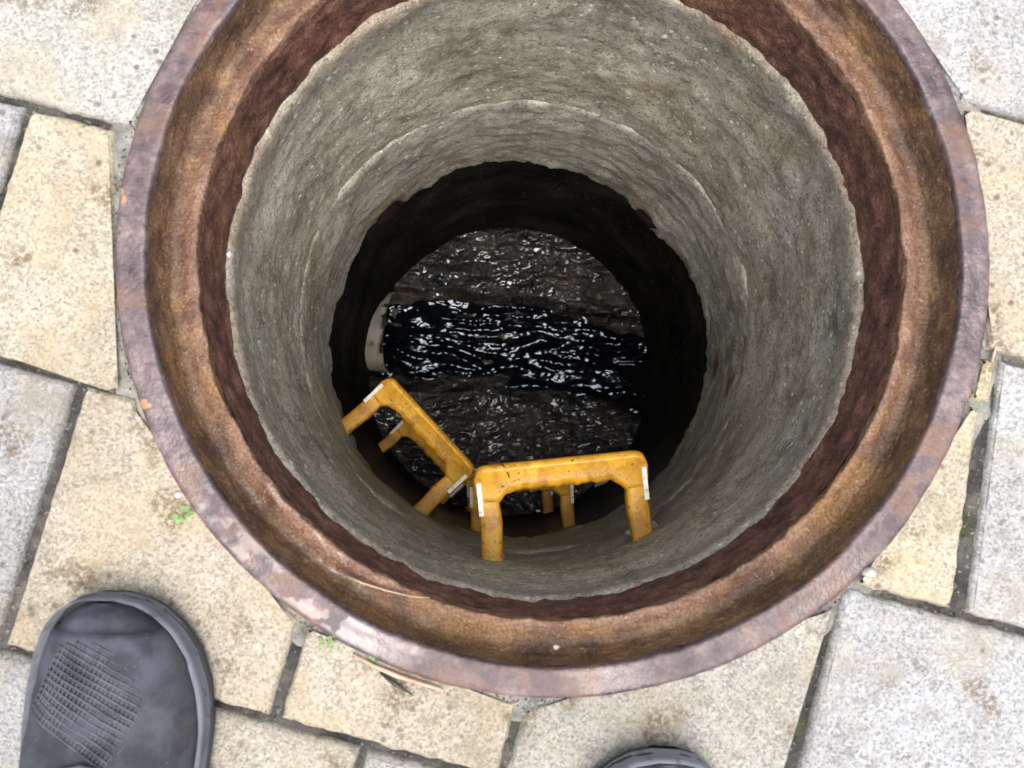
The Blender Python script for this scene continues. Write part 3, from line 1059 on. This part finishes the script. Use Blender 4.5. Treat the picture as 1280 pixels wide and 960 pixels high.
# ------------------------------------------------------------------ shoes
def build_shoe(loc, rz, mirror, up_mat, rand_mat, label):
    root = empty('shoe', loc, rz)
    tag(root, label, 'shoe')
    L = .31
    key = [(0, .010), (.004, .026), (.012, .038), (.025, .0495), (.045, .0595), (.070, .0655), (.10, .0685), (.135, .0675), (.17, .066), (.21, .058), (.25, .053), (.285, .047), (.302, .036), (.310, .012)]
    hk = [(0, .038), (.012, .049), (.03, .055), (.06, .060), (.09, .067), (.12, .078), (.15, .092), (.18, .105), (.31, .108)]
    def ip(tab, s):
        for (a, b), (c, d) in zip(tab, tab[1:]):
            if s <= c:
                f = (s - a) / (c - a); f = f * f * (3 - 2 * f) if tab is hk else f
                return b + (d - b) * f
        return tab[-1][1]
    def cx(s):
        return mirror * (.010 * math.sin(min(1, s / .2) * math.pi) - .004)
    ss = [L * (1 - math.cos(math.pi * i / 56)) / 2 for i in range(57)]
    zr = lambda s, sg=1: (.030 if sg * mirror > 0 else .012) - .013 * math.exp(-(s / .03) ** 2) * (1 if sg * mirror > 0 else .2) + .001 * math.sin(s * 40) * (s > .05)
    def loft(prof_fn, m):
        vs, fs = [], []
        for s in ss:
            w = ip(key, s)
            for k in range(m + 1):
                t = k / m
                x, z = prof_fn(s, w, t)
                vs.append((cx(s) + x, -s, z))
        for i in range(len(ss) - 1):
            for k in range(m):
                a = i * (m + 1) + k
                fs.append((a, a + 1, a + m + 2, a + m + 1))
        return vs, fs
    # outsole
    def sole(s, w, t):
        a = t * 2 * math.pi
        lift = .010 * max(0, 1 - s / .06) ** 2
        x = math.copysign(min(1, abs(math.cos(a)) ** .3), math.cos(a)) * (w + .002)
        return x, .009 + lift + .0085 * math.copysign(abs(math.sin(a)) ** .4, math.sin(a))
    v, f = loft(sole, 24)
    mesh_obj('outsole', v, f, M['sole'], root)
    # rubber rand wrapped round the edge (outer wall + turned-in rim)
    vs, fs = [], []
    outline = []
    for sgn, seq in ((-1, range(len(ss) - 1, -1, -1)), (1, range(1, len(ss)))):
        for i in seq:
            s = ss[i]; outline.append((cx(s) + sgn * ip(key, s), -s, s, sgn))
    def inward(i):
        a = Vector(outline[(i - 1) % len(outline)][:2]); b = Vector(outline[(i + 1) % len(outline)][:2])
        d = (b - a).normalized()
        return Vector((d.y, -d.x))
    pr = [(-.0015, .012), (.0, .018), (-.0006, .026), (.0006, .0345), (.0012, .97), (.0026, 1.03), (.0050, 1.01), (.0075, .90)]
    for i, (x, y, s, sgn) in enumerate(outline):
        nin = inward(i)
        wob = .0005 * fbm(x * 40, y * 40, 2, 3)
        for d, z in pr:
            zb = .5 + .5 * math.tanh(sgn * s / .02)
            zz = z * (zr(s, 1) * zb + zr(s, -1) * (1 - zb)) if z > .5 else z + .008 * max(0, 1 - s / .06) ** 2
            vs.append((x + nin.x * (d + wob), y + nin.y * (d + wob), zz + wob * (z > .5)))
    m = len(pr)
    for i in range(len(outline) - 1):
        for k in range(m - 1):
            fs.append((i * m + k, i * m + k + 1, (i + 1) * m + k + 1, (i + 1) * m + k))
    mesh_obj('rand', vs, fs, rand_mat, root)
    # upper
    def surf(s, x):
        """height of the upper at distance s from the toe, offset x from the centre line"""
        w = max(.004, ip(key, s) - .0028)
        q = min(1, abs(x) / w)
        h = ip(hk, s); z0 = .021 + .006 * math.tanh(x / .02) * mirror
        return z0 + (h - z0) * max(0, 1 - q ** 3.2) ** .5
    vs, fs = [], []
    m = 36
    N = 0
    for s in ss:
        w = max(.004, ip(key, s) - .0028)
        for k in range(m + 1):
            q = -math.cos(math.pi * k / m)
            x = q * w
            z = surf(s, x)
            z += .0020 * fbm(x * 26, s * 26, 4, 4)
            if s > .165 and abs(q) < .62:     # foot opening
                z = min(z, .06) - .02
            vs.append((cx(s) + x, -s - .004 * (s < .02), z))
    for i in range(len(ss) - 1):
        for k in range(m):
            a = i * (m + 1) + k
            fs.append((a, a + 1, a + m + 2, a + m + 1))
    mesh_obj('upper', vs, fs, up_mat, root)
    # ribbed mesh panel over the toes: separate thin ribs crossing the vamp
    ang = R_(27)
    allpts = []
    for r in range(15):
        pts = []
        ids = {}
        for k in range(22):
            t = k / 21
            a = -.040 + .074 * t
            b = .036 + .0048 * r
            x = a * math.cos(ang) - (b - .07) * math.sin(ang)
            s = .068 + a * -math.sin(ang) * -1 + (b - .07) * math.cos(ang)
            x = mirror * 1 * (a * math.cos(ang) + (b - .07) * .35) if False else x
            w = ip(key, max(.001, s)) - .006
            if ((x + .010 * mirror) / .046) ** 2 + ((s - .078) / .050) ** 2 < 1 and abs(x) < w * .88:
                pts.append((cx(s) + x, -s, surf(s, x) + .0002 + .0002 * math.sin(k * 2.6)))
                ids[k] = pts[-1]
        if len(pts) > 3:
            v, f = tube(pts, .0009, 6)
            mesh_obj('rib', v, f, M['rib'], root)
            allpts.append(ids)
    for k in range(0, 22):
        pts = []
        for q in allpts:
            if k in q:
                pts.append((q[k][0], q[k][1], q[k][2] - .0002))
        if len(pts) > 4:
            v, f = tube(pts, .0006, 5)
            mesh_obj('rib', v, f, M['rib'], root)
    # eyestay overlays, tongue and laces further up the foot
    for sg in (-1, 1):
        pts = [(cx(s) + sg * (.020 + .06 * max(0, s - .125)), -s, surf(s, sg * .022) + .001) for s in (.118, .128, .14, .152, .165, .18)]
        v, f = tube(pts, .0045, 8)
        mesh_obj('eyestay', v, f, rand_mat, root)
    pts = [(cx(s) + math.copysign(.021, a), -s, surf(s, .02) + .001) for a, s in ((-1, .124), (-1, .121), (1, .121), (1, .124))]
    pts = [(cx(.118) - .021, -.121, surf(.12, .02) + .001), (cx(.118) - .012, -.114, surf(.116, .012) + .0012), (cx(.118), -.112, surf(.112, 0) + .0012), (cx(.118) + .012, -.114, surf(.116, .012) + .0012), (cx(.118) + .021, -.121, surf(.12, .02) + .001)]
    v, f = tube(pts, .0032, 8)
    mesh_obj('toe_seam', v, f, rand_mat, root)
    for s in (.130, .145, .160):
        pts = [(cx(s) + x, -s - .003 * math.sin(x * 90), surf(s, abs(x)) + .004) for x in (-.024, -.014, 0, .014, .024)]
        v, f = tube(pts, .0030, 8)
        mesh_obj('lace', v, f, M['lace'], root)
    # padded collar ring
    pts = []
    for k in range(41):
        a = 2 * math.pi * k / 40
        s = .236 - .070 * math.cos(a)
        x = .62 * (ip(key, s) - .004) * math.sin(a) * 1.05
        pts.append((cx(s) + x, -s, .094 + .016 * (1 - math.cos(a)) * .4))
    v, f = tube(pts, .008, 8, False)
    mesh_obj('collar', v, f, up_mat, root)
    return root
build_shoe((-.3555, -.2815, -.001), R_(-1.5), 1, M['upper'], M['rand'], 'charcoal grey worn shoe with ribbed mesh toe, at the lower left')
build_shoe((.078, -.4095, -.001), R_(-3), -1, M['upper2'], M['rand2'], 'grey rounded shoe toe tip just showing at the bottom edge')

# ------------------------------------------------------------------ weeds, straws and debris
def weed(loc, n, size, sd, label, up=.5):
    rr = random.Random(sd)
    root = empty('weed', loc)
    tag(root, label, 'weed', 'small weeds round the manhole rim')
    for i in range(n):
        a = rr.uniform(0, 2 * math.pi)
        L = size * rr.uniform(.6, 1.1)
        h = L * up * rr.uniform(.5, 1.3)
        d = Vector((math.cos(a), math.sin(a), 0)); s = Vector((-d.y, d.x, 0))
        base = d * L * .35
        v, f = tube([(0, 0, -.006), tuple(d * L * .2 + Vector((0, 0, h * .6))), tuple(base + Vector((0, 0, h)))], .0005, 5)
        mesh_obj('stem', v, f, M['stem'], root)
        vs, fs = [], []
        m = 6
        for j in range(m + 1):
            t = j / m
            w = L * .30 * math.sin(math.pi * min(1, t * .93 + .05)) ** .8
            c = base + d * (L * .75 * t) + Vector((0, 0, h + L * .16 * math.sin(t * 2.6)))
            for k, q in ((-1, .0), (0, -.12), (1, .0)):
                vs.append(tuple(c + s * (w * k) + Vector((0, 0, q * w))))
        for j in range(m):
            for k in range(2):
                b = j * 3 + k
                fs.append((b, b + 1, b + 4, b + 3))
        mesh_obj('leaf', vs, fs, M['leaf'], root)
    return root
weed((-.3135, -.2215, -.004), 11, .0085, 1, 'bright green weed sprouting beside the rusty flange, left of the hole')
weed((-.196, -.3265, -.005), 7, .007, 2, 'small green sprout by the flange just right of the cement-filled joint')
weed((-.188, -.332, -.006), 4, .005, 5, 'pale tiny sprout next to the small green sprout at the flange')
weed((-.158, -.345, -.005), 6, .006, 3, 'tiny green sprout beside the dry pinkish twig at the flange')
weed((-.320, -.236, -.006), 4, .006, 7, 'dark little sprout just below the bright green weed')

v, f = tube([(-.186, -.279, -.034), (-.170, -.2855, -.0325), (-.150, -.292, -.0335), (-.128, -.2975, -.034), (-.112, -.2990, -.0345)], lambda t: .0011 * (1.15 - t * .7), 6)
tag(mesh_obj('straw', v, f, M['straw']), 'thin dry straw lying on the inner rusty ledge', 'straw')
v, f = tube([(-.172, -.3365, .0008), (-.155, -.3460, .0008), (-.135, -.3545, .0010), (-.112, -.3620, .0008), (-.098, -.3662, .0004)], lambda t: .0019 * (1.1 - abs(t - .5)), 6)
tag(mesh_obj('twig', v, f, M['twig']), 'pinkish dry twig along the outer edge of the flange', 'twig')
v, f = tube([(-.150, -.352, -.001), (-.137, -.361, .0015), (-.121, -.371, .0008)], lambda t: .0022 * math.sin(math.pi * (.12 + .86 * t)), 6)
tag(mesh_obj('gap_shadow', v, f, M['gapshade']), 'dark strip standing in for the shaded gap under the pinkish twig', 'leaf')  # dark strip modelled in place of a shaded gap, no leaf lies here
v, f = tube([(.379, -.072, -.004), (.3785, -.082, -.003), (.375, -.093, -.003)], .0011, 6)
tag(mesh_obj('twig', v, f, M['twig']), 'short brown twig in the gap right of the flange', 'twig')
for (p, s, sd, lab) in (((-.002, -.3395, -.0245), .0028, 1, 'tiny white pebble on the inner ledge at the bottom'),
                        ((.2615, -.272, .0005), .0058, 4, 'pale stone chip wedged at the flange near the lower right joint'),
                        ((-.318, -.205, -.002), .0040, 6, 'pale stone chip beside the flange above the bright green weed')):
    tag(rock('pebble', p, s, s * .8, s * .7, M['pebble'], sd), lab, 'pebble')

# grit caught in the joints and round the collar
vs, fs = [], []
rr = random.Random(5)
oct_ = [(1, 0, 0), (-1, 0, 0), (0, 1, 0), (0, -1, 0), (0, 0, 1), (0, 0, -1)]
of = [(0, 2, 4), (2, 1, 4), (1, 3, 4), (3, 0, 4), (2, 0, 5), (1, 2, 5), (3, 1, 5), (0, 3, 5)]
def grit(x, y, z, s):
    b = len(vs)
    for c in oct_:
        k = s * rr.uniform(.6, 1.3)
        vs.append((x + c[0] * k, y + c[1] * k, z + c[2] * k * .7))
    fs.extend([tuple(i + b for i in q) for q in of])
for _ in range(1500):
    a = rr.uniform(0, 2 * math.pi); r = .3765 + abs(rr.gauss(0, .006))
    grit(r * math.cos(a), r * math.sin(a), -.006, rr.uniform(.0004, .0012))
for k in range(-1, 6):
    for _ in range(260):
        u = rr.uniform(-.75, .75); x, y = uv2w(u, rowline(k, u) + rr.gauss(0, .0016))
        if math.hypot(x, y) > .378: grit(x, y, -.008, rr.uniform(.0004, .0012))
for k, js in fixed.items():
    for u in js:
        for _ in range(70):
            v0, v1 = rowline(k, u), rowline(k - 1, u)
            x, y = uv2w(u + rr.gauss(0, .002), rr.uniform(v0, v1))
            if math.hypot(x, y) > .378: grit(x, y, -.008, rr.uniform(.0004, .0012))
tag(mesh_obj('joint_grit', vs, fs, M['joint'], None, False), 'fine grit lying in the joints between pavers', 'grit', kind='stuff')
